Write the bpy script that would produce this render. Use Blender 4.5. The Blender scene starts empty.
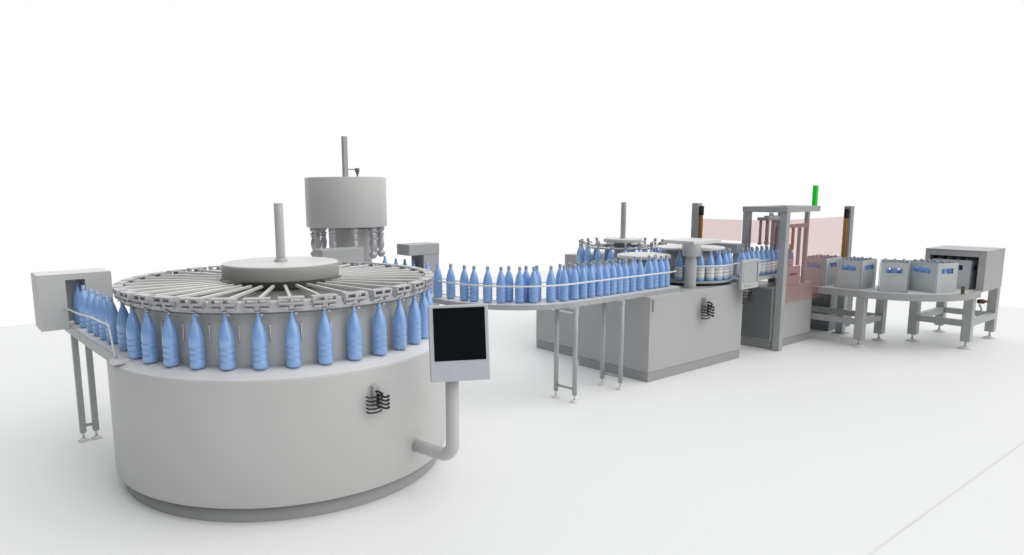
import bpy, bmesh, math, random
from mathutils import Matrix, Vector
random.seed(5)
PI=math.pi; R=math.radians; cos=math.cos; sin=math.sin
scene=bpy.context.scene; col=scene.collection

# ------------------------------------------------------------------ materials
def mat(name, base, rough=.5, metal=0., spec=.4, var=.04, scale=6., bump=0., alpha=None, emit=None, coat=0.):
    m=bpy.data.materials.new(name); m.use_nodes=True; nt=m.node_tree; N=nt.nodes; L=nt.links
    b=N['Principled BSDF']; b.inputs['Roughness'].default_value=rough; b.inputs['Metallic'].default_value=metal
    b.inputs['Specular IOR Level'].default_value=spec; b.inputs['Coat Weight'].default_value=coat
    tc=N.new('ShaderNodeTexCoord'); no=N.new('ShaderNodeTexNoise'); no.inputs['Scale'].default_value=scale; no.inputs['Detail'].default_value=3
    L.new(tc.outputs['Object'],no.inputs['Vector'])
    r=N.new('ShaderNodeValToRGB'); c=r.color_ramp
    c.elements[0].position=.3; c.elements[1].position=.7
    c.elements[0].color=(*[x*(1-var) for x in base],1); c.elements[1].color=(*[min(1,x*(1+var)) for x in base],1)
    L.new(no.outputs['Fac'],r.inputs['Fac']); L.new(r.outputs['Color'],b.inputs['Base Color'])
    if bump:
        bp=N.new('ShaderNodeBump'); bp.inputs['Strength'].default_value=bump; bp.inputs['Distance'].default_value=.002
        n2=N.new('ShaderNodeTexNoise'); n2.inputs['Scale'].default_value=scale*15; L.new(tc.outputs['Object'],n2.inputs['Vector'])
        L.new(n2.outputs['Fac'],bp.inputs['Height']); L.new(bp.outputs['Normal'],b.inputs['Normal'])
    if emit: b.inputs['Emission Color'].default_value=(*emit[0],1); b.inputs['Emission Strength'].default_value=emit[1]
    return m
M={}
M['panel']=mat('painted_steel',(.45,.455,.46),.42,.0,.4,.02,3)
M['shell']=mat('pale_shell_paint',(.56,.562,.556),.42,.0,.4,.02,2)
M['panel_dark']=mat('dark_steel',(.20,.215,.22),.45,.0,.4,.05,3)
M['plinth']=mat('plinth_steel',(.36,.365,.37),.5,.0,.3,.02,3)
M['frame']=mat('frame_steel',(.42,.432,.44),.38,.05,.5,.05,8)
M['frame_dark']=mat('frame_anodised',(.16,.18,.19),.4,.2,.5,.05,8)
M['white']=mat('white_top',(.72,.72,.72),.4,.0,.4,.02,4)
M['chrome']=mat('polished_steel',(.66,.66,.69),.25,.75,.5,.04,10)
M['rod']=mat('bright_rod',(.78,.78,.77),.3,.15,.5,.03,10)
M['grip']=mat('gripper_steel',(.52,.52,.54),.35,.25,.5,.12,25)
M['ring']=mat('ring_steel',(.56,.56,.57),.4,.2,.5,.12,18)
M['hub']=mat('hub_shaded_grey',(.40,.40,.385),.45,.0,.4,.03,8)  # grey darkened to carry the shade on the disc's side
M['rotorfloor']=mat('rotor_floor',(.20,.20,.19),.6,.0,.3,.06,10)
M['blue']=mat('blue_bottle',(.26,.46,.83),.3,.0,.6,.03,12,coat=1.0)
M['label']=None
M['cap']=mat('grey_cap',(.42,.43,.43),.45,.0,.4,.05,30)
M['black']=mat('black_rubber',(.015,.015,.016),.45,.0,.4,.2,20)
M['seam']=mat('floor_seam_line',(.775,.785,.785),.7,.0,.2,.05,2)
M['amber']=mat('amber_strip',(.42,.20,.04),.4,.0,.4,.25,20)
M['brown']=mat('brown_knob',(.10,.035,.02),.4,.0,.4,.2,20)
M['green']=mat('green_lamp',(.01,.42,.03),.35,.0,.4,.03,20,emit=((.0,.42,.02),.45))
M['olive']=mat('olive_plastic',(.10,.11,.04),.5,.0,.3,.2,30)
M['crate']=mat('grey_carton',(.57,.60,.61),.6,.0,.25,.05,7)
M['screenplate']=mat('small_screen_plate',(.52,.54,.54),.3,.0,.5,.03,9)
M['bezel']=mat('panel_bezel',(.56,.58,.63),.35,.1,.5,.02,9)
# black display with a faint soft band
m=mat('display_glass',(.006,.007,.009),.12,.0,.6,.1,2); M['display']=m
# floor
m=mat('white_floor',(.83,.84,.84),.55,.0,.25,.006,.4); M['floor']=m
# label: white paper with thin printed bands
m=bpy.data.materials.new('printed_label'); m.use_nodes=True; nt=m.node_tree; N=nt.nodes; L=nt.links; b=N['Principled BSDF']; b.inputs['Roughness'].default_value=.5
tc=N.new('ShaderNodeTexCoord'); sp=N.new('ShaderNodeSeparateXYZ'); L.new(tc.outputs['Object'],sp.inputs[0])
w=N.new('ShaderNodeMath'); w.operation='MULTIPLY'; w.inputs[1].default_value=150; L.new(sp.outputs['Z'],w.inputs[0])
s_=N.new('ShaderNodeMath'); s_.operation='SINE'; L.new(w.outputs[0],s_.inputs[0])
r=N.new('ShaderNodeValToRGB'); r.color_ramp.elements[0].position=.75; r.color_ramp.elements[0].color=(.82,.82,.82,1); r.color_ramp.elements[1].position=.95; r.color_ramp.elements[1].color=(.40,.42,.46,1)
L.new(s_.outputs[0],r.inputs['Fac']); L.new(r.outputs['Color'],b.inputs['Base Color']); M['label']=m
# red light curtain field
m=bpy.data.materials.new('red_light_curtain'); m.use_nodes=True; nt=m.node_tree; N=nt.nodes; L=nt.links
for n in list(N): N.remove(n)
o=N.new('ShaderNodeOutputMaterial'); t=N.new('ShaderNodeBsdfTransparent'); t.inputs[0].default_value=(.95,.875,.875,1)
d=N.new('ShaderNodeBsdfDiffuse'); d.inputs[0].default_value=(.60,.38,.38,1); mx=N.new('ShaderNodeMixShader'); mx.inputs[0].default_value=.13
L.new(t.outputs[0],mx.inputs[1]); L.new(d.outputs[0],mx.inputs[2]); L.new(mx.outputs[0],o.inputs[0]); M['curtain']=m

# ------------------------------------------------------------------ mesh helpers
def bm_(): return bmesh.new()
def box(bm,x0,x1,y0,y1,z0,z1,rz=0,c=None):
    vs=[(x,y,z) for z in (z0,z1) for y in (y0,y1) for x in (x0,x1)]
    if rz:
        cx,cy=c; vs=[(cx+(x-cx)*cos(rz)-(y-cy)*sin(rz),cy+(x-cx)*sin(rz)+(y-cy)*cos(rz),z) for x,y,z in vs]
    v=[bm.verts.new(p) for p in vs]
    for f in ((0,2,3,1),(4,5,7,6),(0,1,5,4),(2,6,7,3),(0,4,6,2),(1,3,7,5)): bm.faces.new([v[i] for i in f])
    return bm
def lathe(bm,prof,cx=0,cy=0,n=32,a0=0,a1=2*PI,smooth=True):
    full=abs(a1-a0-2*PI)<1e-6; k=n if full else n+1
    rings=[]
    for r,z in prof:
        if r<1e-6: rings.append([bm.verts.new((cx,cy,z))]*k)
        else: rings.append([bm.verts.new((cx+r*cos(a0+(a1-a0)*i/n),cy+r*sin(a0+(a1-a0)*i/n),z)) for i in range(k)])
    for A,B in zip(rings,rings[1:]):
        for i in range(n):
            j=(i+1)%k
            vs=[A[i],A[j],B[j],B[i]]; u=[]
            for v in vs:
                if v not in u: u.append(v)
            if len(u)>2:
                f=bm.faces.new(u); f.smooth=smooth
    return bm
def cyl(bm,cx,cy,r,z0,z1,n=32,bev=0):
    if bev: prof=[(0,z0),(r-bev,z0),(r,z0+bev),(r,z1-bev),(r-bev*.3,z1-bev*.3),(r-bev,z1),(0,z1)]
    else: prof=[(0,z0),(r,z0),(r,z1),(0,z1)]
    return lathe(bm,prof,cx,cy,n)
def tube(bm,pts,r,n=10,cap=True):
    pts=[Vector(p) for p in pts]; rings=[]; prev=None
    for i,p in enumerate(pts):
        if i==0: d=pts[1]-p
        elif i==len(pts)-1: d=p-pts[i-1]
        else: d=(pts[i+1]-p).normalized()+(p-pts[i-1]).normalized()
        d.normalize()
        if prev is None:
            a=Vector((0,0,1)) if abs(d.z)<.9 else Vector((1,0,0)); u=d.cross(a).normalized()
        else: u=(prev-d*prev.dot(d)).normalized()
        prev=u; v=d.cross(u)
        rr=r[i] if isinstance(r,(list,tuple)) else r
        rings.append([bm.verts.new(p+(u*cos(2*PI*k/n)+v*sin(2*PI*k/n))*rr) for k in range(n)])
    for A,B in zip(rings,rings[1:]):
        for k in range(n):
            f=bm.faces.new((A[k],A[(k+1)%n],B[(k+1)%n],B[k])); f.smooth=True
    if cap: bm.faces.new(rings[0][::-1]); bm.faces.new(rings[-1])
    return bm
def strip(bm,A,B,z0,z1):
    """solid slab between two polylines A and B (same length)"""
    rows=[]
    for a,b in zip(A,B): rows.append([bm.verts.new((a[0],a[1],z0)),bm.verts.new((b[0],b[1],z0)),bm.verts.new((b[0],b[1],z1)),bm.verts.new((a[0],a[1],z1))])
    for P,Q in zip(rows,rows[1:]):
        for i in range(4): bm.faces.new((P[i],P[(i+1)%4],Q[(i+1)%4],Q[i]))
    bm.faces.new(rows[0][::-1]); bm.faces.new(rows[-1]); return bm

ORI={}
def link(name,bm,m,parent=None,bevel=0,smooth_angle=None):
    """mesh coordinates are given in world space; move them to the thing's own origin"""
    o0=ORI.get(parent.name,Vector((0,0,0))) if parent else Vector((0,0,0))
    bmesh.ops.recalc_face_normals(bm,faces=bm.faces)
    bmesh.ops.translate(bm,verts=bm.verts,vec=-o0)
    me=bpy.data.meshes.new(name); bm.to_mesh(me); bm.free(); me.materials.append(M[m] if isinstance(m,str) else m)
    o=bpy.data.objects.new(name,me); col.objects.link(o)
    if parent: o.parent=parent; ORI[o.name]=o0
    if smooth_angle:
        for p in me.polygons: p.use_smooth=True
        md=o.modifiers.new('edges','EDGE_SPLIT'); md.split_angle=R(smooth_angle)
    if bevel:
        md=o.modifiers.new('bevel','BEVEL'); md.width=bevel; md.segments=2; md.limit_method='ANGLE'; md.angle_limit=R(50)
    return o
def tag(o,label,cat,group=None):
    o['label']=label; o['category']=cat
    if group: o['group']=group
    return o
def thing(name,label,cat,loc,group=None):
    o=bpy.data.objects.new(name,None); col.objects.link(o); o.location=loc; o.empty_display_size=.1
    ORI[o.name]=Vector(loc); return tag(o,label,cat,group)
def copy_tree(o,parent=None):
    c=o.copy(); col.objects.link(c)
    if parent: c.parent=parent
    for ch in [x for x in bpy.data.objects if x.parent==o]: copy_tree(ch,c)
    return c
def struct(name,bm,m):
    o=link(name,bm,m); o['kind']='structure'; return o
ORD='first second third fourth fifth sixth seventh eighth ninth tenth eleventh twelfth thirteenth fourteenth fifteenth sixteenth seventeenth eighteenth nineteenth twentieth'.split()
def ordn(i):
    if i<20: return ORD[i]
    return 'twenty-'+ORD[i-20]

# ------------------------------------------------------------------ setting
bm=bm_(); v=[bm.verts.new(p) for p in ((-14,-12,0),(15.2,-12,0),(15.2,13.4,0),(-14,13.4,0))]; bm.faces.new(v)
struct('floor',bm,'floor')
bm=bm_(); v=[bm.verts.new(p) for p in ((3.2,1.553,.004),(15.1,1.553,.004),(15.1,1.562,.004),(3.2,1.562,.004))]; bm.faces.new(v)
struct('floor_seam',bm,'seam')

# ------------------------------------------------------------------ filling machine
CX,CY=2.2,5.195
NB=35; STEP=2*PI/NB; A0=R(-100.15)
fm=thing('filling_machine','big round grey filling carousel with radiating rods, gripper ring and tall centre mast','filling machine',(CX,CY,0))
bm=bm_(); lathe(bm,[(1.235,.112),(1.268,.114),(1.275,.125),(1.275,.940),(1.2735,.948),(1.268,.953),(1.262,.954),(1.262,.945)],CX,CY,160)
link('body',bm,'shell',fm)
bm=bm_(); lathe(bm,[(1.2615,.945),(1.2615,.9545),(1.255,.957),(1.195,.985),(1.17,.9975),(1.02,.9975),(1.02,.9)],CX,CY,160); link('top_ring',bm,'white',fm)
bm=bm_(); lathe(bm,[(1.224,0),(1.224,.118),(.9,.118)],CX,CY,160); link('plinth',bm,'plinth',fm)
bm=bm_(); lathe(bm,[(1.082,.95),(1.082,1.350)],CX,CY,140); drum=link('inner_drum',bm,'shell',fm)
bm=bm_(); lathe(bm,[(1.09,1.350),(1.150,1.350),(1.150,1.360),(1.09,1.360)],CX,CY,140,smooth=False); link('shadow_line_band',bm,'frame_dark',fm)  # dark band that draws the shadow line under the ring
bm=bm_(); lathe(bm,[(1.06,1.362),(1.155,1.362),(1.158,1.366),(1.158,1.424),(1.155,1.428),(1.075,1.428),(1.06,1.40)],CX,CY,160,smooth=False); link('turntable_ring',bm,'ring',fm)
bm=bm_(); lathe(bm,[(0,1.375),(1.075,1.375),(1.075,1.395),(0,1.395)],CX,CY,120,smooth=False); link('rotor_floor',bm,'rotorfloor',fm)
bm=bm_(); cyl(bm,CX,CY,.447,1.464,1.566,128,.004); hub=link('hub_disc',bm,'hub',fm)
bm=bm_(); lathe(bm,[(.440,1.5665),(.440,1.572),(.434,1.5745),(0,1.5745)],CX,CY,128); link('disc_cover',bm,'white',hub)
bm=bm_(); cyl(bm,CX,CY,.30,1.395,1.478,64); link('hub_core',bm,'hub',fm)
bm=bm_(); cyl(bm,CX,CY,.035,1.57,2.03,40,.004); mast=link('mast',bm,'shell',fm)
bm=bm_(); lathe(bm,[(.052,1.571),(.052,1.585),(.045,1.597),(.034,1.60)],CX,CY,40); link('mast_collar',bm,'panel',mast)
# spoke, gripper, rest: built once pointing along +X from the axis, then copied
def radial_part(name,bm,m,parent,bevel=0):
    me_o=link(name,bm,m,None,bevel); me_o.parent=parent; return me_o
bm=bm_(); box(bm,.462,1.14,-.011,.011,1.428,1.4485); sp0=radial_part('spoke',bm,'rod',fm,.003)
bm=bm_()
box(bm,1.130,1.198,-.082,.082,1.449,1.459)                       # top bar
for y in (-.074,0,.074): box(bm,1.140,1.199,y-.0085,y+.0085,1.4285,1.4495)
box(bm,1.1585,1.198,-.080,.080,1.414,1.4280)
box(bm,1.1585,1.190,-.074,-.024,1.385,1.398); box(bm,1.1585,1.190,.024,.074,1.385,1.398)
box(bm,1.1585,1.180,-.016,.016,1.384,1.4135)
box(bm,1.1585,1.172,-.080,.080,1.3985,1.4135)
gr0=radial_part('gripper',bm,'grip',fm,.0015)
bm=bm_(); lathe(bm,[(.015,1.362),(.019,1.363),(.0195,1.366),(.0195,1.372),(.016,1.375),(.013,1.375)],1.152,0,16)
box(bm,1.160,1.172,.018,.036,1.346,1.358); nz0=radial_part('neck_collar',bm,'grip',gr0)
bm=bm_(); tube(bm,[(1.09,.060,1.16),(1.09,.060,1.27)],.005,8); box(bm,1.078,1.094,.052,.068,1.262,1.272); rs0=radial_part('pale_rod',bm,'rod',fm)  # small pale upright rod beside each bottle place
for k in range(NB):
    a=A0+k*STEP
    if k==0: S,G,P=sp0,gr0,rs0
    else:
        S=sp0.copy(); G=gr0.copy(); P=rs0.copy(); n=nz0.copy(); n.parent=G
        for o in (S,G,P,n): col.objects.link(o)
    for o in (S,G,P): o.rotation_euler=(0,0,a)

# ------------------------------------------------------------------ bottles
HB=.357
def bottle_profile():
    r=.049
    p=[(0,.0),(.034,0),(.0425,.004),(r-.001,.014),(r,.026),(r,.044),(r+.0012,.050),(r-.0040,.055),(r-.0032,.061),(r,.068),(r,.083),(r+.0012,.089),(r-.0040,.094),(r-.0032,.100),(r,.107),(r,.121),(r+.0012,.127),(r-.0040,.132),(r-.0032,.138),(r,.146),(r,.17)]
    for t in (0.08,.18,.3,.42,.54,.66,.78,.88,.95,1.0):
        z=.168+t*.152; q=r-(r-.0140)*(t**2.05); p.append((q,z))
    p+=[(.0135,.326),(.0175,.328),(.0175,.333),(.0135,.335),(.0135,.354),(.012,.357),(0,.357)]
    return p
bm=bm_(); lathe(bm,bottle_profile(),0,0,24); BOT=link('bottle',bm,'blue'); 
bm=bm_(); lathe(bm,[(.0142,.333),(.0165,.334),(.0165,.360),(.015,.363),(0,.363)],0,0,14); CAP=link('cap',bm,'cap')
bm=bm_(); lathe(bm,[(.0504,.040),(.0504,.166),(.0496,.167)],0,0,24); LAB=link('bottle_label',bm,'label')
used=[0]
def bottle(x,y,z,label,group,cap=False,lab=False):
    o=BOT if not used[0] else BOT.copy()
    if used[0]: col.objects.link(o)
    used[0]+=1; o.name='bottle' if used[0]==1 else 'bottle.%03d'%(used[0]-1)
    o.location=(x,y,z); o.rotation_euler=(0,0,random.uniform(0,6.28)); tag(o,label,'bottle',group)
    for f,src in ((cap,CAP),(lab,LAB)):
        if f:
            c=src.copy(); col.objects.link(c); c.parent=o
    return o
# infeed row
inf=[(.965,6.735),(.972,6.500),(.982,6.245),(.992,6.045),(1.003,5.842),(1.015,5.648),(1.03,5.335)]
for i,(x,y) in enumerate(inf):
    x+=.033
    if i==0: s='capless blue bottle standing inside the opening of the infeed housing'
    elif i==len(inf)-1: s='capless blue bottle on the infeed conveyor nearest the filling carousel'
    else: s='capless blue bottle on the infeed conveyor, %s in front of the housing opening'%ordn(i-1)
    bottle(x,y,1.003,s,'capless bottles on the infeed conveyor')
# filler ring
for k in range(-7,17):
    a=A0+k*STEP
    if k==-7: s='capless blue bottle hanging on the filling carousel rim right beside the infeed rail end'
    else: s='capless blue bottle on the filling carousel rim, %s counting rightward from the infeed rail end'%ordn(k+7)
    bottle(CX+1.150*cos(a),CY+1.150*sin(a),1.003,s,'capless bottles round the filling carousel')

# ------------------------------------------------------------------ stands shared by conveyors
def leg_pair(parent,p,q,ztop,r=.024,cross=.135,square=False):
    for (x,y) in (p,q):
        bm=bm_()
        if square: box(bm,x-.024,x+.024,y-.024,y+.024,.075,ztop)
        else: tube(bm,[(x,y,.075),(x,y,ztop)],r,16)
        l=link('leg',bm,'frame',parent,.003 if square else 0)
        bm=bm_(); tube(bm,[(x,y,.02),(x,y,.08)],.009,10); lathe(bm,[(.046,0),(.046,.007),(.03,.016),(.012,.03)],x,y,20); link('foot',bm,'white',l)
    bm=bm_(); tube(bm,[(p[0],p[1],cross),(q[0],q[1],cross)],.013,10); link('cross_bar',bm,'frame',parent)

# ------------------------------------------------------------------ infeed conveyor + housing
ic=thing('infeed_conveyor','narrow steel conveyor carrying capless bottles from the wall-like housing to the filling carousel','conveyor',(.95,6.0,0))
L_=[(.900,6.97),(.910,6.5),(.935,5.8),(.965,5.13)]; R_=[(1.03,6.97),(1.04,6.5),(1.07,5.8),(1.115,5.13)]
bm=bm_(); strip(bm,L_,R_,.985,1.002); link('belt',bm,'white',ic,.002)
bm=bm_(); strip(bm,[(x-.012,y) for x,y in L_],[(x,y) for x,y in L_],.935,1.012); link('side_frame',bm,'frame',ic,.002)
bm=bm_(); strip(bm,R_,[(x+.012,y) for x,y in R_],.935,1.006); link('side_frame',bm,'frame',ic,.002)
bm=bm_(); box(bm,.91,1.10,5.02,5.13,.975,1.0015); link('transfer_plate',bm,'white',ic,.003)
leg_pair(ic,(.918,6.588),(1.018,6.588),.934,.024,square=True)
bm=bm_(); tube(bm,[(.865,6.97,1.155),(.885,6.1,1.19),(.905,5.56,1.225),(.915,5.34,1.225),(.932,5.20,1.228),(.935,5.18,1.215),(.943,5.13,1.06),(.945,5.11,1.0)],.007,10); link('guard_rail',bm,'rod',ic)
bm=bm_(); tube(bm,[(1.065,6.6,1.20),(1.085,6.1,1.215),(1.105,5.58,1.225)],.007,8); link('guard_rail',bm,'rod',ic)

ih=thing('infeed_housing','grey upright box with a tall slot that the first bottles come out of','housing',(.96,6.62,.99))
X0,X1,Y0,Y1,Z0,Z1=.690,1.250,6.62,6.98,.985,1.447
bm=bm_(); ox0,ox1,oz=.895,1.045,1.40
box(bm,X0,ox0,Y0,Y1,Z0,Z1); box(bm,ox1,X1,Y0,Y1,Z0,Z1); box(bm,ox0,ox1,Y0,Y1,oz,Z1); bmesh.ops.remove_doubles(bm,verts=bm.verts,dist=1e-5)
link('casing',bm,'shell',ih)
bm=bm_(); box(bm,ox0+.001,ox1-.001,Y0+.20,Y0+.21,1.02,oz); link('slot_brightener',bm,'white',ih)  # added white sheet that lightens the inside of the slot
bm=bm_(); box(bm,X0+.004,X1-.004,Y0+.004,Y1-.004,Z1+.001,Z1+.004); link('top_cover',bm,'white',ih)

# ------------------------------------------------------------------ touch panel by the filler
tp=thing('touch_panel','large touch panel with black screen on a bent grey pipe beside the filling carousel','control panel',(2.75,3.6,0))
pts=[(2.637,4.05,.308),(2.685,3.81,.308)]
for i in range(9):
    t=i/8*PI/2; d=Vector((.193,-.981,0))
    pts.append(tuple(Vector((2.697,3.751,.308))+d*(.10*sin(t))+Vector((0,0,.10*(1-cos(t))))))
ex,ey=pts[-1][0],pts[-1][1]
pts.append((ex,ey,.98))
bm=bm_(); tube(bm,pts,.046,28); arm=link('support_pipe',bm,'shell',tp)
bm=bm_()
PT=Matrix.Translation((ex+.022,ey-.055,1.117))@Matrix.Rotation(R(-27),4,'Z')@Matrix.Rotation(R(-9),4,'X')
def pbox(x0,x1,y0,y1,z0,z1):
    b=bm_(); box(b,x0,x1,y0,y1,z0,z1); bmesh.ops.transform(b,matrix=PT,verts=b.verts); return b
link('casing',pbox(-.2,.2,-.02,.03,-.255,.25),'bezel',tp,.006)
link('screen',pbox(-.172,.176,-.0235,-.0195,-.118,.232),'display',tp,.002)
link('rear_mount',pbox(-.05,.05,.03,.09,-.2,-.02),'panel',tp,.004)

# ------------------------------------------------------------------ hose manifolds
def manifold(name,loc,nrm,scale,label):
    t=thing(name,label,'hose manifold',loc,'black hose manifolds on the machine fronts')
    n=Vector(nrm).normalized(); u=Vector((-n.y,n.x,0)) ; z=Vector((0,0,1)); O=Vector(loc)
    if u.dot(Vector((.79,-.61,0)))<0: u=-u
    P=lambda a,b,c: O+(u*a+z*b+n*c)*scale
    bm=bm_(); tmp=bm_(); box(tmp,-.018,.018,0,.03,-.02,.075)
    mt=Matrix((( u.x,n.x,0,0),(u.y,n.y,0,0),(0,0,1,0),(0,0,0,1)))
    bmesh.ops.transform(tmp,matrix=Matrix.Translation(O)@mt@Matrix.Scale(scale,4),verts=tmp.verts)
    me=bpy.data.meshes.new('t'); tmp.to_mesh(me); bm.from_mesh(me); tmp.free()
    link('valve_block',bm,'frame',t,.002)
    for k in range(5):
        b=.022-.020*k
        bm=bm_(); tube(bm,[P(-.062,b+.006,.022),P(-.05,b-.001,.03),P(-.02,b-.004,.036),P(.01,b-.003,.036),P(.024,b+.002,.03)],.0046*scale,8); link('hose',bm,'black',t)
        if k<4:
            b2=b-.012
            bm=bm_(); tube(bm,[P(-.004,b2+.020,.030),P(.012,b2+.014,.040),P(.036,b2+.001,.040),P(.056,b2-.004,.036),P(.07,b2-.002,.030)],[.0045*scale,.006*scale,.0055*scale,.0065*scale,.0075*scale],8); link('hose',bm,'black',t)
    bm=bm_(); tube(bm,[P(-.012,.045,.02),P(.0,.048,.045),P(.016,.035,.052),P(.022,.01,.04)],.006*scale,8); link('hose',bm,'black',t)
    return t
a=R(-87); manifold('hose_manifold',(CX+1.276*cos(a),CY+1.276*sin(a),.745),(cos(a),sin(a),0),1.3,'cluster of black hoses on the curved body of the filling carousel')

# ------------------------------------------------------------------ capping machine (tall drum behind)
TX,TY=3.79,7.05
cm=thing('capping_machine','tall grey cylindrical capper with hanging turned spindles standing behind the filling carousel','capping machine',(TX,TY,0))
bm=bm_(); lathe(bm,[(.0,1.73),(.437,1.73),(.445,1.734),(.449,1.742),(.449,2.266),(.445,2.272),(.438,2.275),(0,2.275)],TX,TY,96); link('tank',bm,'shell',cm)
bm=bm_(); box(bm,TX-.025,TX+.025,TY-.025,TY+.025,2.27,2.725); mm=link('mast',bm,'frame',cm,.003)
bm=bm_(); tube(bm,[(TX+.02,TY-.01,2.365),(TX+.105,TY-.06,2.365)],.005,8); 
tube(bm,[(TX+.115,TY-.065,2.378),(TX+.115,TY-.065,2.335),(TX+.115,TY-.065,2.33),(TX+.115,TY-.065,2.285)],[.026,.026,.018,.006],16); link('float_sensor',bm,'frame_dark',mm)
for k in range(10):
    a=R(-118)+k*2*PI/10+R(11); x,y=TX+.375*cos(a),TY+.375*sin(a)
    bm=bm_(); lathe(bm,[(.0,1.73),(.04,1.728),(.046,1.69),(.026,1.672),(.026,1.664),(.042,1.656),(.042,1.644),(.028,1.636),(.036,1.628),(.036,1.618),(.026,1.606),(.034,1.58),(.04,1.55),(.036,1.51),(.024,1.47),(.022,1.455),(.045,1.445),(.047,1.42),(.034,1.40),(.02,1.385),(0,1.385)],x,y,20); link('spindle',bm,'grip',cm)
bm=bm_(); lathe(bm,[(.235,.9),(.235,1.71)],TX+.03,TY,48); link('column',bm,'shell',cm)
bm=bm_(); lathe(bm,[(.40,0),(.40,.1),(.43,.1),(.43,.955),(.42,.965),(0,.965)],TX,TY,64); link('base',bm,'panel',cm)
bm=bm_(); lathe(bm,[(0,.966),(.30,.966),(.30,1.25),(.27,1.30),(.27,1.36),(.1,1.40),(0,1.40)],TX,TY,48); link('star_wheel',bm,'frame',cm)
sh=thing('transfer_housing','low grey box bridging the filling carousel and the tall capper','housing',(3.2,6.45,0))
bm=bm_(); box(bm,3.10,3.57,6.30,6.52,1.35,1.545); link('casing',bm,'panel',sh,.005)
bm=bm_(); cyl(bm,3.17,6.42,.10,0,1.35,32); link('pedestal',bm,'panel',sh)

# portal over the outlet conveyor
pg=thing('inspection_portal','grey portal box bridging the bottle conveyor just right of the capper','inspection portal',(4.36,6.35,0))
bm=bm_(); box(bm,4.16,4.565,6.35,6.60,1.42,1.54); link('head',bm,'panel',pg,.004)
bm=bm_(); box(bm,4.352,4.562,6.353,6.597,0,1.4195); link('column',bm,'panel',pg,.004)
bm=bm_(); box(bm,4.345,4.3515,6.36,6.59,1.02,1.4195); link('sensor_plate',bm,'panel_dark',pg,.002)

# ------------------------------------------------------------------ main bottle conveyor
mc=thing('bottle_conveyor','long curved steel conveyor carrying capped bottles from the capper to the labelling machine','conveyor',(5.1,5.2,0))
outer=[(4.19,7.6),(4.19,7.0),(4.19,6.4),(4.19,5.9)]; inner=[(4.43,7.6),(4.43,7.0),(4.43,6.4),(4.43,5.9)]
for i in range(25):
    t=PI+i/24*PI/2
    outer.append((5.15+.95*cos(t),5.78+.995*sin(t))); inner.append((5.10+.67*cos(t),5.78+.66*sin(t)))
outer+=[(5.6,4.785),(6.3,4.785),(6.75,4.79),(6.86,4.80),(6.92,4.87)]; inner+=[(5.6,5.13),(6.3,5.13),(6.75,5.13),(6.86,5.12),(6.92,5.10)]
bm=bm_(); strip(bm,outer,inner,.962,.998); link('belt',bm,'white',mc)
def off(pl,d):
    out=[]
    for i,p in enumerate(pl):
        a=pl[max(i-1,0)]; b=pl[min(i+1,len(pl)-1)]; tx,ty=b[0]-a[0],b[1]-a[1]; l=math.hypot(tx,ty); out.append((p[0]+ty/l*d,p[1]-tx/l*d))
    return out
bm=bm_(); strip(bm,off(outer,.014),off(outer,.0005),.952,1.001); link('side_frame',bm,'frame',mc,.002)
bm=bm_(); strip(bm,inner,off(inner,-.013),.952,1.004); link('side_frame',bm,'frame',mc,.002)
rail=[]
for i in range(25):
    t=PI+i/24*PI/2; rail.append((5.12+.865*cos(t),5.78+.935*sin(t)))
rail=[(4.245,7.5),(4.245,6.4)]+rail+[(5.6,4.845),(6.3,4.835),(6.74,4.83),(6.86,4.85),(6.92,4.92)]
bm=bm_(); tube(bm,[(x,y,1.178) for x,y in rail],.0085,8); link('guard_rail',bm,'rod',mc)
rail2=[(4.40,7.5),(4.40,6.4)]
for i in range(25):
    t=PI+i/24*PI/2; rail2.append((5.11+.71*cos(t),5.78+.66*sin(t)))
rail2+=[(5.6,5.12),(6.5,5.12)]
bm=bm_(); tube(bm,[(x,y,1.178) for x,y in rail2],.007,8); link('guard_rail',bm,'rod',mc)
leg_pair(mc,(5.002,4.93),(5.022,4.69),.965); leg_pair(mc,(5.73,4.945),(5.743,4.705),.965)
for x in (5.01,5.735):
    bm=bm_(); box(bm,x-.022,x+.022,4.68,5.10,.925,.9515); link('bearer',bm,'frame',mc,.003)

grp='capped bottles on the long conveyor'
up=[(4.335,7.15,0),(4.27,6.80,0),(4.30,6.66,0),(4.31,6.49,0),(4.27,6.17,0),(4.275,5.98,0)]
for i,(x,y,c) in enumerate(up):
    s=['capless blue bottle leaving the capper, farthest one behind the filling carousel','capless blue bottle behind the carousel, second after the capper','capless blue bottle behind the carousel just left of the portal','blue bottle passing beneath the portal head','blue bottle just in front of the grey portal column','blue bottle at the right edge of the portal before the conveyor curve'][i]
    bottle(x,y,1.0,s,'bottles between the capper and the curve')
arc=[180,191.9,200.6,211.5,221.4,226.8,234.8,240.7,244.6,249.9,257.9]
for i,d in enumerate(arc):
    rad=[.80,.80,.80,.80,.80,.72,.80,.72,.82,.72,.82][i]
    x=5.13+rad*cos(R(d)); y=5.78+rad*sin(R(d))
    if i==0: y+=.045
    bottle(x,y,1.0,'capped blue bottle on the conveyor curve, %s counting rightward from the portal'%ordn(i),grp,cap=True)
front=[5.096,5.248,5.377,5.499,5.624,5.733,5.842,5.947,6.047,6.166,6.305,6.472,6.565,6.684,6.778]
for i,x in enumerate(front):
    bottle(x,4.93,1.0,'capped blue bottle in the front row of the straight conveyor, %s from its left end'%ordn(i),grp,cap=True)
rear=[5.165,5.30,5.43,5.545,5.665,5.79,5.91,6.03,6.36,6.62,6.74]
for i,x in enumerate(rear):
    bottle(x,5.055,1.0,'capped blue bottle in the rear row of the straight conveyor, %s from its left end'%ordn(i),grp,cap=True)

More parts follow.
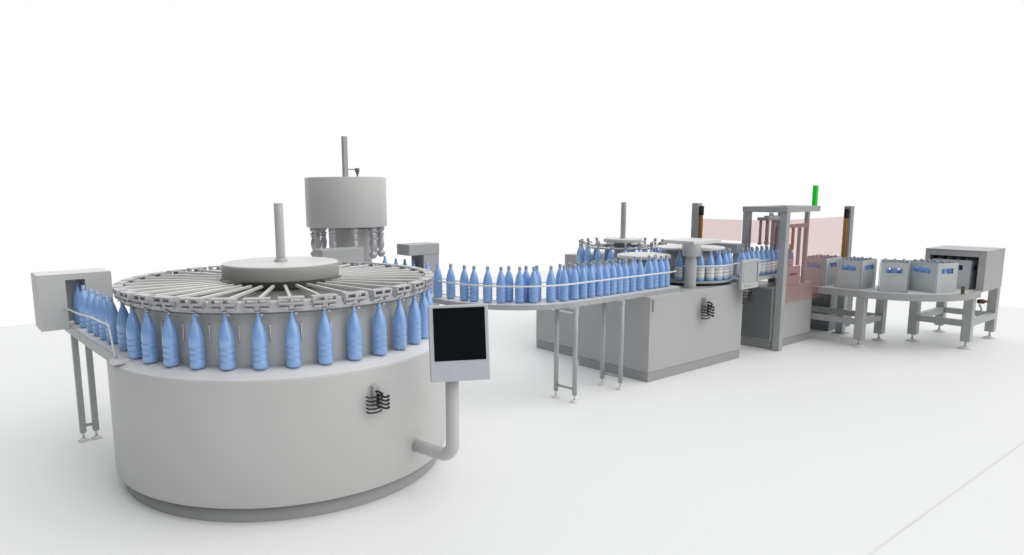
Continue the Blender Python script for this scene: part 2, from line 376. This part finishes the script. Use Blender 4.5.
# ------------------------------------------------------------------ labelling machine
lm=thing('labelling_machine','rectangular grey labelling machine with two bottle carousels on its top','labelling machine',(7.1,5.2,0))
def cabinet(x0,x1,y0,y1,z1,parent,m='panel',pl=.105,name='cabinet'):
    bm=bm_(); box(bm,x0,x1,y0,y1,pl+.006,z1); c=link(name,bm,m,parent,.005)
    bm=bm_(); box(bm,x0+.006,x1-.006,y0+.006,y1-.006,0,pl+.004); link('plinth',bm,'plinth' if m=='panel' else m,c,.002); return c
c1=cabinet(6.178,8.026,4.68,5.72,.955,lm)
bm=bm_(); box(bm,6.215,6.235,4.66,4.684,.80,.925); box(bm,6.215,6.262,4.668,4.682,.915,.928); box(bm,6.215,6.262,4.668,4.682,.797,.81); link('door_hinge',bm,'frame',c1,.002)
# front carousel carrying labelled bottles
LX,LY=7.70,5.25
bm=bm_(); lathe(bm,[(.50,.957),(.50,.985)],LX,LY,64); link('carousel_gap',bm,'black',lm)
bm=bm_(); lathe(bm,[(0,.986),(.525,.986),(.53,.990),(.53,1.010),(.525,1.014),(0,1.014)],LX,LY,80,smooth=False); link('carousel_table',bm,'frame',lm)
bm=bm_(); lathe(bm,[(0,1.375),(.42,1.375),(.42,1.395),(0,1.395)],LX,LY,64,smooth=False); link('carousel_top',bm,'white',lm)
bm=bm_(); cyl(bm,LX,LY,.30,1.014,1.375,48); link('carousel_drum',bm,'frame',lm)
# star wheel with white disc
SX,SY=6.92,5.36
bm=bm_(); lathe(bm,[(0,1.30),(.318,1.30),(.32,1.304),(.32,1.333),(.316,1.337),(.25,1.345),(0,1.345)],SX,SY,64); link('star_disc',bm,'white',lm)
bm=bm_(); cyl(bm,SX,SY,.20,.955,1.30,48); link('star_drum',bm,'panel',lm)
# column, head and slab
bm=bm_(); lathe(bm,[(.068,.955),(.068,1.26),(.062,1.30),(.055,1.335),(.05,1.36)],7.165,4.865,40); link('column',bm,'panel',lm)
bm=bm_(); cyl(bm,7.165,4.865,.105,1.335,1.469,40,.004); link('head',bm,'panel',lm)
bm=bm_(); box(bm,7.10,7.66,4.79,5.22,1.470,1.512); link('top_slab',bm,'white',lm,.006)
# rear carousel
KX,KY=7.88,6.48
bm=bm_(); box(bm,6.452,8.7,5.725,6.75,.111,.56); rc=link('rear_cabinet',bm,'panel',lm,.005)
bm=bm_(); box(bm,6.456,8.696,5.729,6.746,0,.107); link('plinth',bm,'plinth',rc)
bm=bm_(); box(bm,7.72,8.7,7.17,7.46,.0,1.155); link('rear_box',bm,'panel',lm,.005)
bm=bm_(); lathe(bm,[(.60,.561),(.60,.95),(.68,.955),(.68,.99),(.0,.995)],KX,KY,72); link('carousel_base',bm,'panel',lm)
bm=bm_(); cyl(bm,KX,KY,.27,1.385,1.435,56,.004); link('rotor_disc',bm,'white',lm)
bm=bm_(); cyl(bm,KX,KY,.12,.99,1.385,32); link('rotor_column',bm,'frame',lm)
bm=bm_(); cyl(bm,KX,KY,.036,1.43,1.945,28,.003); link('mast',bm,'frame',lm)
bm=bm_(); lathe(bm,[(.42,1.31),(.54,1.31),(.54,1.33),(.42,1.33),(.42,1.31)],KX,KY,72,smooth=False)
for k in range(8):
    a=k*PI/4+.2; tube(bm,[(KX+.10*cos(a),KY+.10*sin(a),1.33),(KX+.46*cos(a),KY+.46*sin(a),1.325)],.013,8)
link('spider_ring',bm,'grip',lm)
NK=20
for k in range(NK):
    a=k*2*PI/NK+.12; x,y=KX+.6*cos(a),KY+.6*sin(a)
    bm=bm_(); lathe(bm,[(0,1.415),(.022,1.413),(.022,1.39),(.018,1.385),(.018,1.366)],x,y,12)
    tube(bm,[(x,y,1.385),(KX+.52*cos(a),KY+.52*sin(a),1.345)],.009,6); link('clamp_head',bm,'cap',lm)
    bottle(x,y,.996,'capped blue bottle clamped on the rear labelling carousel, %s anticlockwise from its right-hand side'%ordn(k),'bottles on the rear labelling carousel',cap=True)
for i,(x,y) in enumerate([(7.24,5.62),(7.36,5.74),(7.50,5.83)]):
    bottle(x,y,1.0 if i<0 else .957,'capped blue bottle passing between the two labelling carousels, %s from the front'%ordn(i),'bottles between the labelling carousels',cap=True)
for k in range(24):
    d=k*15+5
    if 95<d<200: continue
    a=R(d)
    bottle(LX+.475*cos(a),LY+.475*sin(a),1.014,'blue bottle with white label on the front labelling carousel, %s anticlockwise from its right-hand side'%ordn(k if d<=95 else k-7),'labelled bottles on the front labelling carousel',cap=True,lab=True)
bm=bm_(); pts=[(LX+.545*cos(R(d)),LY+.545*sin(R(d)),1.20) for d in range(205,300,5)]; pts+=[(8.0,4.735,1.20),(8.15,4.735,1.20)]
tube(bm,pts,.0085,8); link('guard_rail',bm,'rod',lm)
# small operator panel
op=thing('operator_panel','small pale operator panel on the right end of the labelling machine','control panel',(7.97,4.62,.9))
bm=bm_(); box(bm,7.775,8.155,4.56,4.60,.905,1.262); link('casing',bm,'screenplate',op,.005)
bm=bm_(); box(bm,7.80,8.12,4.5565,4.5595,.985,1.232); link('screen',bm,mat('pale_screen',(.46,.48,.49),.25,0,.5,.02,6),op)
bm=bm_(); box(bm,8.10,8.118,4.554,4.5563,.99,1.228); link('screen_edge',bm,'frame_dark',op)
bm=bm_(); box(bm,7.83,7.86,4.555,4.5595,.935,.955); box(bm,7.89,7.99,4.555,4.5595,.937,.950); link('button',bm,'frame',op)
bm=bm_(); box(bm,7.90,7.98,4.601,4.70,.93,1.0); link('bracket',bm,'frame',op)
manifold('hose_manifold',(7.18,4.676,.725),(0,-1,0),1.75,'cluster of black hoses on the front of the labelling machine')
manifold('hose_manifold',(7.96,4.625,.82),(0,-1,0),1.6,'cluster of dark hoses hanging below the small operator panel')

# ------------------------------------------------------------------ packing machine
pk=thing('packing_machine','grey packing machine with open post frame and gripper tubes over the bottle line','packing machine',(9.3,4.9,0))
bm=bm_(); box(bm,8.752,9.80,4.672,5.12,.106,.83); pc=link('cabinet',bm,'panel',pk,.005)
bm=bm_(); box(bm,8.758,9.794,4.678,5.114,0,.102); link('plinth',bm,'plinth',pc)
bm=bm_(); box(bm,8.745,8.7515,4.70,5.10,.125,.81); link('side_door',bm,'panel_dark',pc,.002)
bm=bm_(); box(bm,8.86,8.885,4.655,4.6715,.50,.60); link('door_handle',bm,'black',pc,.003)
# head housing
bm=bm_(); box(bm,8.93,9.40,4.663,4.696,.831,1.08); hd=link('head_housing',bm,'panel',pk,.012)
bm=bm_(); box(bm,9.22,9.53,5.0,5.02,.831,1.70); box(bm,9.22,9.53,4.985,4.9995,1.60,1.64); box(bm,9.32,9.345,4.985,4.9995,.84,1.599); link('back_panel',bm,'panel_dark',pk,.002)
bm=bm_(); box(bm,9.12,9.30,4.655,4.6625,.965,.99); link('slot',bm,'brown',hd)
def post(x,y,z1,w=.1,m='frame',name='post',z0=0): 
    bm=bm_(); box(bm,x-w/2,x+w/2,y-w/2,y+w/2,z0,z1); return link(name,bm,m,pk,.004)
post(8.775,4.595,1.81,.09); post(8.775,5.115,1.81,.085,z0=.94); post(9.56,4.70,1.81,.05,z0=.831); post(9.57,5.08,1.81,.055,z0=.831)
for (x0,x1,y0,y1) in ((8.727,8.827,4.545,5.165),(9.525,9.595,4.545,5.165),(8.83,9.522,4.546,4.64),(8.83,9.522,5.07,5.164)):
    bm=bm_(); box(bm,x0,x1,y0,y1,1.812,1.885); link('top_beam',bm,'frame',pk,.004)
bm=bm_(); box(bm,9.495,9.555,4.57,4.62,1.887,2.155); link('beacon',bm,'green',pk,.004)
# gripper tubes
bm=bm_(); box(bm,8.80,9.24,4.84,4.99,1.70,1.74); hp=link('tube_carrier',bm,'frame',pk,.004)
for i,x in enumerate((8.86,9.02,9.18)):
    for y in (4.87,4.97):
        bm=bm_(); tube(bm,[(x,y,1.38),(x,y,1.70)],.018,12); lathe(bm,[(.026,1.375),(.026,1.40),(.014,1.42)],x,y,12); link('gripper_tube',bm,'panel',hp)
bm=bm_(); tube(bm,[(9.02,4.915,1.74),(9.02,4.915,1.80)],.03,16); box(bm,8.90,9.14,4.88,4.95,1.741,1.76); link('lift_rod',bm,'frame',hp)
bm=bm_(); box(bm,8.825,9.53,4.66,4.695,1.60,1.65); box(bm,9.40,9.43,4.70,4.74,1.08,1.599); link('guide_frame',bm,'frame',pk,.003)
bm=bm_(); box(bm,8.93,8.98,4.66,4.70,1.70,1.79); link('camera_head',bm,'black',pk,.003)
bm=bm_(); box(bm,9.12,9.155,4.65,4.68,1.31,1.60); link('amber_strip',bm,'amber',pk,.003)
# line belt into the packer
bm=bm_(); box(bm,8.03,9.42,4.70,5.02,.955,.995); lb=link('line_belt',bm,'frame',pk,.003)
bm=bm_(); tube(bm,[(8.15,4.735,1.20),(8.72,4.735,1.20)],.0085,8); link('guard_rail',bm,'rod',pk)
for i,x in enumerate([8.21,8.33,8.45,8.565,8.68,8.80,8.92,9.04,9.16,9.40]):
    bottle(x,4.825,.996,'blue bottle with white label on the packer line, front row, %s from the operator panel'%ordn(i),'labelled bottles entering the packer',cap=True,lab=True)
for i,x in enumerate([8.39,8.51,8.63,8.75,8.87,8.99,9.11]):
    bottle(x,4.945,.996,'blue bottle with white label on the packer line, rear row, %s from the left'%ordn(i),'labelled bottles entering the packer',cap=True,lab=True)
# beam behind the line
rb=thing('guard_beam','horizontal grey guard box behind the labelled bottles, between labeller and packer','guard',(8.6,5.3,0))
bm=bm_(); box(bm,8.47,8.65,5.06,5.95,1.27,1.395); link('beam',bm,'panel',rb,.004)
for y in (5.12,5.88):
    bm=bm_(); box(bm,8.53,8.60,y-.035,y+.035,.0,1.2695); link('upright',bm,'frame',rb,.003)

# light curtains: posts and red fields
def curtain_post(x,y,z1,dx,dy,label):
    t=thing('light_curtain_post',label,'post',(x,y,0),'posts holding the red light curtain')
    bm=bm_(); box(bm,x-.05,x+.05,y-.05,y+.05,.012,z1); link('post',bm,'frame',t,.004)
    bm=bm_(); box(bm,x-.09,x+.09,y-.09,y+.09,0,.0115); link('base_plate',bm,'frame',t)
    ex,ey=x+dx*.075,y+dy*.075
    bm=bm_(); box(bm,ex-.0245,ex+.0245,ey-.0245,ey+.0245,z1-.17,z1-.04); link('sensor_cap',bm,'black',t,.003)
    bm=bm_(); box(bm,ex-.018,ex+.018,ey-.018,ey+.018,.60,z1-.171); link('amber_strip',bm,'amber',t,.002)
curtain_post(8.73,5.865,1.924,0,-1,'grey post with black topped amber strip, rising behind the labelling machine slab')
curtain_post(10.575,4.60,1.862,-1,0,'grey post with black topped amber strip, rising behind the grey cartons')
bm=bm_(); box(bm,8.729,8.735,5.165,5.77,1.42,1.705); box(bm,8.729,8.735,4.65,5.065,1.40,1.705)
lc=link('light_curtain',bm,'curtain'); tag(lc,'translucent red safety field left of the packer frame, behind the bottles','light curtain','red light curtains')
bm=bm_(); box(bm,8.83,10.47,4.600,4.606,.61,1.715)
lc=link('light_curtain',bm,'curtain'); tag(lc,'translucent red safety field in front of the packer and reaching right above the cartons','light curtain','red light curtains')

# dark machine body behind the carton conveyor
bc=thing('rear_cabinet','dark grey low cabinet behind the carton conveyor, right of the packer','cabinet',(10.9,5.1,0))
bm=bm_(); box(bm,10.56,11.3,4.76,5.7,.09,.70); link('casing',bm,'panel_dark',bc,.004)
bm=bm_(); box(bm,10.57,11.29,4.77,5.69,0,.088); link('plinth',bm,'frame_dark',bc)
bm=bm_(); box(bm,10.553,10.559,4.80,5.66,.13,.62); link('door',bm,'panel_dark',bc,.002)

# ------------------------------------------------------------------ carton conveyor
cc=thing('carton_conveyor','wide steel conveyor bending right on square legs and carrying the grey cartons','conveyor',(10.5,3.8,0))
OX,OY=10.78,4.03
oo=[(9.84,5.75),(9.84,4.9),(9.84,4.03)]; ii=[(10.47,5.75),(10.47,4.9),(10.47,4.03)]
for i in range(1,25):
    t=PI+i/24*PI/2; oo.append((OX+.94*cos(t),OY+.94*sin(t))); ii.append((OX+.31*cos(t),OY+.31*sin(t)))
oo+=[(10.9,3.09),(10.995,3.09)]; ii+=[(10.9,3.72),(10.995,3.72)]
bm=bm_(); strip(bm,oo,ii,.70,.757); link('belt',bm,'white',cc)
bm=bm_(); strip(bm,off(oo,.055),off(oo,.0005),.672,.762); link('side_frame',bm,'frame',cc,.003)
bm=bm_(); strip(bm,ii,off(ii,-.05),.672,.762); link('side_frame',bm,'frame',cc,.003)
pts_leg=[(9.84,4.03),(10.47,4.03),(10.78,3.72),(10.78,3.09),(11.80,3.11),(11.80,3.73),(9.84,5.6),(10.47,5.6)]
for (x,y) in pts_leg:
    bm=bm_(); box(bm,x-.055,x+.055,y-.055,y+.055,.10,.671 if x<11.5 else .742); l=link('leg',bm,'frame',cc,.006)
    bm=bm_(); tube(bm,[(x,y,.02),(x,y,.105)],.013,12); lathe(bm,[(.085,0),(.085,.008),(.06,.02),(.02,.035)],x,y,24); link('foot',bm,'white',l)
def crossb(p,q,z=.335,w=.04):
    bm=bm_()
    if abs(p[0]-q[0])>abs(p[1]-q[1]): box(bm,min(p[0],q[0])+.0555,max(p[0],q[0])-.0555,p[1]-w,p[1]+w,z-w,z+w)
    else: box(bm,p[0]-w,p[0]+w,min(p[1],q[1])+.0555,max(p[1],q[1])-.0555,z-w,z+w)
    link('cross_rail',bm,'frame',cc,.004)
crossb((9.84,4.03),(10.47,4.03)); crossb((9.84,4.03),(9.84,5.6)); crossb((10.47,4.03),(10.47,5.6))
crossb((10.78,3.09),(10.78,3.72)); crossb((10.78,3.09),(11.80,3.09)); crossb((11.80,3.11),(11.80,3.73)); crossb((10.78,3.72),(11.80,3.72))
bm=bm_(); tube(bm,[(10.92,3.035,.625),(10.98,3.0,.622),(11.01,2.98,.62),(11.06,2.95,.615)],[.03,.032,.018,.012],16); link('knob',bm,'brown',cc)
bm=bm_(); tube(bm,[(10.94,3.03,.585),(10.95,3.0,.52),(10.92,3.02,.46)],.011,8); link('cable',bm,'frame',cc)
sn=thing('small_sensor','tiny olive sensor clipped to the outer rim of the carton conveyor curve','sensor',(10.45,3.10,.763))
bm=bm_(); box(bm,10.43,10.47,3.065,3.10,.763,.86); link('sensor_body',bm,'olive',sn,.003)

# tunnel
tn=thing('carton_tunnel','grey box tunnel with open mouth swallowing the last carton at the right end','tunnel',(11.4,3.4,.76))
X0,X1,Y0,Y1,Z0,Z1=11.0,11.74,3.02,3.73,.745,1.272
bm=bm_(); box(bm,X0,X1,Y0,Y0+.085,Z0,Z1-.0005); box(bm,X0,X1,Y1-.055,Y1,.765,Z1-.0005); box(bm,X0,X1,Y0+.0855,Y1-.0555,Z1-.075,Z1-.0005); box(bm,X1-.02,X1-.002,Y0+.0855,Y1-.0555,.77,Z1-.0755); link('casing',bm,'panel',tn,.004)
bm=bm_(); box(bm,X0-.003,X1+.003,Y0-.003,Y1+.003,Z1,Z1+.012); link('lid',bm,'panel',tn,.003)
bm=bm_(); box(bm,11.36,11.37,3.11,3.67,.77,1.19); link('mouth_brightener',bm,'white',tn)  # white sheet added inside to brighten the tunnel mouth
bm=bm_(); box(bm,11.0,11.71,3.08,3.67,.715,.757); link('inner_belt',bm,'white',tn)

# cartons
def carton(cx,cy,rz,label):
    t=thing('carton',label,'carton',(cx,cy,.758),'grey cartons of bottles on the carton conveyor')
    w,d,h,th=.23,.165,.388,.008        # half width (long), half depth, height
    def wall(length,at,axis):
        """wall with two handle windows; axis 'x' long along x"""
        b=bm_(); n=.5*length
        ws=.30*length; gap=.0; z0,z1=.250,.318
        def pb(a0,a1,z0,z1):
            if axis=='x': box(b,a0,a1,at-th/2,at+th/2,z0,z1)
            else: box(b,at-th/2,at+th/2,a0,a1,z0,z1)
        pb(-n,n,0,z0); pb(-n,n,z1,h); pb(-n,-ws,z0,z1); pb(ws,n,z0,z1)
        bmesh.ops.remove_doubles(b,verts=b.verts,dist=1e-5)
        return b
    bm=bm_()
    for (L,at,ax) in ((2*w,-d,'x'),(2*w,d,'x'),(2*d-.02,-w,'y'),(2*d-.02,w,'y')):
        b=wall(L,at,ax); me=bpy.data.meshes.new('t'); b.to_mesh(me); b.free(); bm.from_mesh(me)
    box(bm,-w+.01,w-.01,-d+.01,d-.01,0,.045)
    bmesh.ops.translate(bm,verts=bm.verts,vec=(cx,cy,.758))
    o=link('shell',bm,'crate',t)
    t.rotation_euler=(0,0,rz)
    return t
nm={0:'left',1:'centre left',2:'centre right',3:'right'}
def fill(cx,cy,rz,cname):
    for i in range(4):
        for j in range(3):
            lx=-.165+.11*i; ly=-.105+.105*j
            x=cx+lx*cos(rz)-ly*sin(rz); y=cy+lx*sin(rz)+ly*cos(rz)
            bottle(x,y,.803,'capped bottle inside the %s, %s column, %s row'%(cname,ORD[i],('leading','middle','trailing')[j]),'bottles packed in the cartons',cap=True)
def arcpos(th): t=R(th); return (OX-.60*cos(t),OY-.60*sin(t),t)
cart=[((10.175,4.745,0),'carton nearest the packer','grey carton nearest the packer, partly seen through the red safety field'),
      ((10.175,4.275,0),'carton at the bend start','grey carton standing square at the start of the conveyor bend'),
      (arcpos(21),'flat-facing carton on the bend','grey carton turned with one flat side to the viewer on the conveyor bend'),
      (arcpos(66),'corner-on carton by the tunnel','grey carton turned corner-on just in front of the tunnel mouth'),
      ((11.19,3.42,R(90)),'carton entering the tunnel','grey carton entering the tunnel mouth')]
for (x,y,rz),cn,lab in cart:
    carton(x,y,rz,lab); fill(x,y,rz,cn)
for o in (CAP,LAB): bpy.data.objects.remove(o)

# ------------------------------------------------------------------ world + lights
w=bpy.data.worlds.new('World'); scene.world=w; w.use_nodes=True; nt=w.node_tree; N=nt.nodes; L=nt.links
bg=N['Background']; tc=N.new('ShaderNodeTexCoord')
dp=N.new('ShaderNodeVectorMath'); dp.operation='DOT_PRODUCT'; dp.inputs[1].default_value=(.605,.796,0); L.new(tc.outputs['Generated'],dp.inputs[0])
rp=N.new('ShaderNodeValToRGB'); rp.color_ramp.elements[0].position=.50; rp.color_ramp.elements[0].color=(.03,.035,.04,1)
rp.color_ramp.elements[1].position=.66; rp.color_ramp.elements[1].color=(1.0,1.0,1.0,1)
mr=N.new('ShaderNodeMapRange'); mr.inputs[1].default_value=-1; mr.inputs[2].default_value=1; mr.inputs[3].default_value=0; mr.inputs[4].default_value=1
L.new(dp.outputs['Value'],mr.inputs[0])
# ramp acts on 0..1 where .5 is sideways
rp.color_ramp.elements[0].position=.62; rp.color_ramp.elements[1].position=.84
L.new(mr.outputs[0],rp.inputs['Fac'])
# bright zenith
sx=N.new('ShaderNodeSeparateXYZ'); L.new(tc.outputs['Generated'],sx.inputs[0])
zr=N.new('ShaderNodeValToRGB'); zr.color_ramp.elements[0].position=.30; zr.color_ramp.elements[0].color=(0,0,0,1); zr.color_ramp.elements[1].position=.85; zr.color_ramp.elements[1].color=(1,1,1,1)
L.new(sx.outputs['Z'],zr.inputs['Fac'])
mx=N.new('ShaderNodeMix'); mx.data_type='RGBA'; L.new(zr.outputs['Color'],mx.inputs['Factor']); L.new(rp.outputs['Color'],mx.inputs['A']); mx.inputs['B'].default_value=(.80,.81,.83,1)
L.new(mx.outputs['Result'],bg.inputs['Color']); bg.inputs['Strength'].default_value=1.0
def sun(az,el,st,ang,colr):
    l=bpy.data.lights.new('studio_light','SUN'); l.energy=st; l.angle=R(ang); l.color=colr
    o=bpy.data.objects.new('studio_light',l); col.objects.link(o)
    d=Vector((cos(R(az))*cos(R(el)),sin(R(az))*cos(R(el)),sin(R(el)))); o.rotation_euler=d.to_track_quat('Z','Y').to_euler(); return o
sun(-54,42,2.0,90,(1,.975,.94))


# ------------------------------------------------------------------ camera
cd=bpy.data.cameras.new('camera'); cam=bpy.data.objects.new('camera',cd); col.objects.link(cam); scene.camera=cam
Rv=Vector((.79213965,-.61028594,-.00811469)); Uv=Vector((.09954524,.11606767,.98824038)); Fv=Vector((.60216736,.78363216,-.15269286))
mw=Matrix.Identity(4)
for i in range(3): mw[i][0]=Rv[i]; mw[i][1]=Uv[i]; mw[i][2]=-Fv[i]
mw.translation=Vector((0,0,2.1)); cam.matrix_world=mw
cd.sensor_width=36; cd.lens=696.34/1024*36; cd.shift_x=50/1024; cd.shift_y=22.5/1024; cd.clip_start=.05; cd.clip_end=200
scene.view_settings.view_transform='Standard'; scene.view_settings.look='None'; scene.view_settings.exposure=0; scene.view_settings.gamma=1
scene.render.resolution_x=1024; scene.render.resolution_y=555
scene.render.engine='CYCLES'; scene.cycles.max_bounces=8; scene.cycles.transparent_max_bounces=16
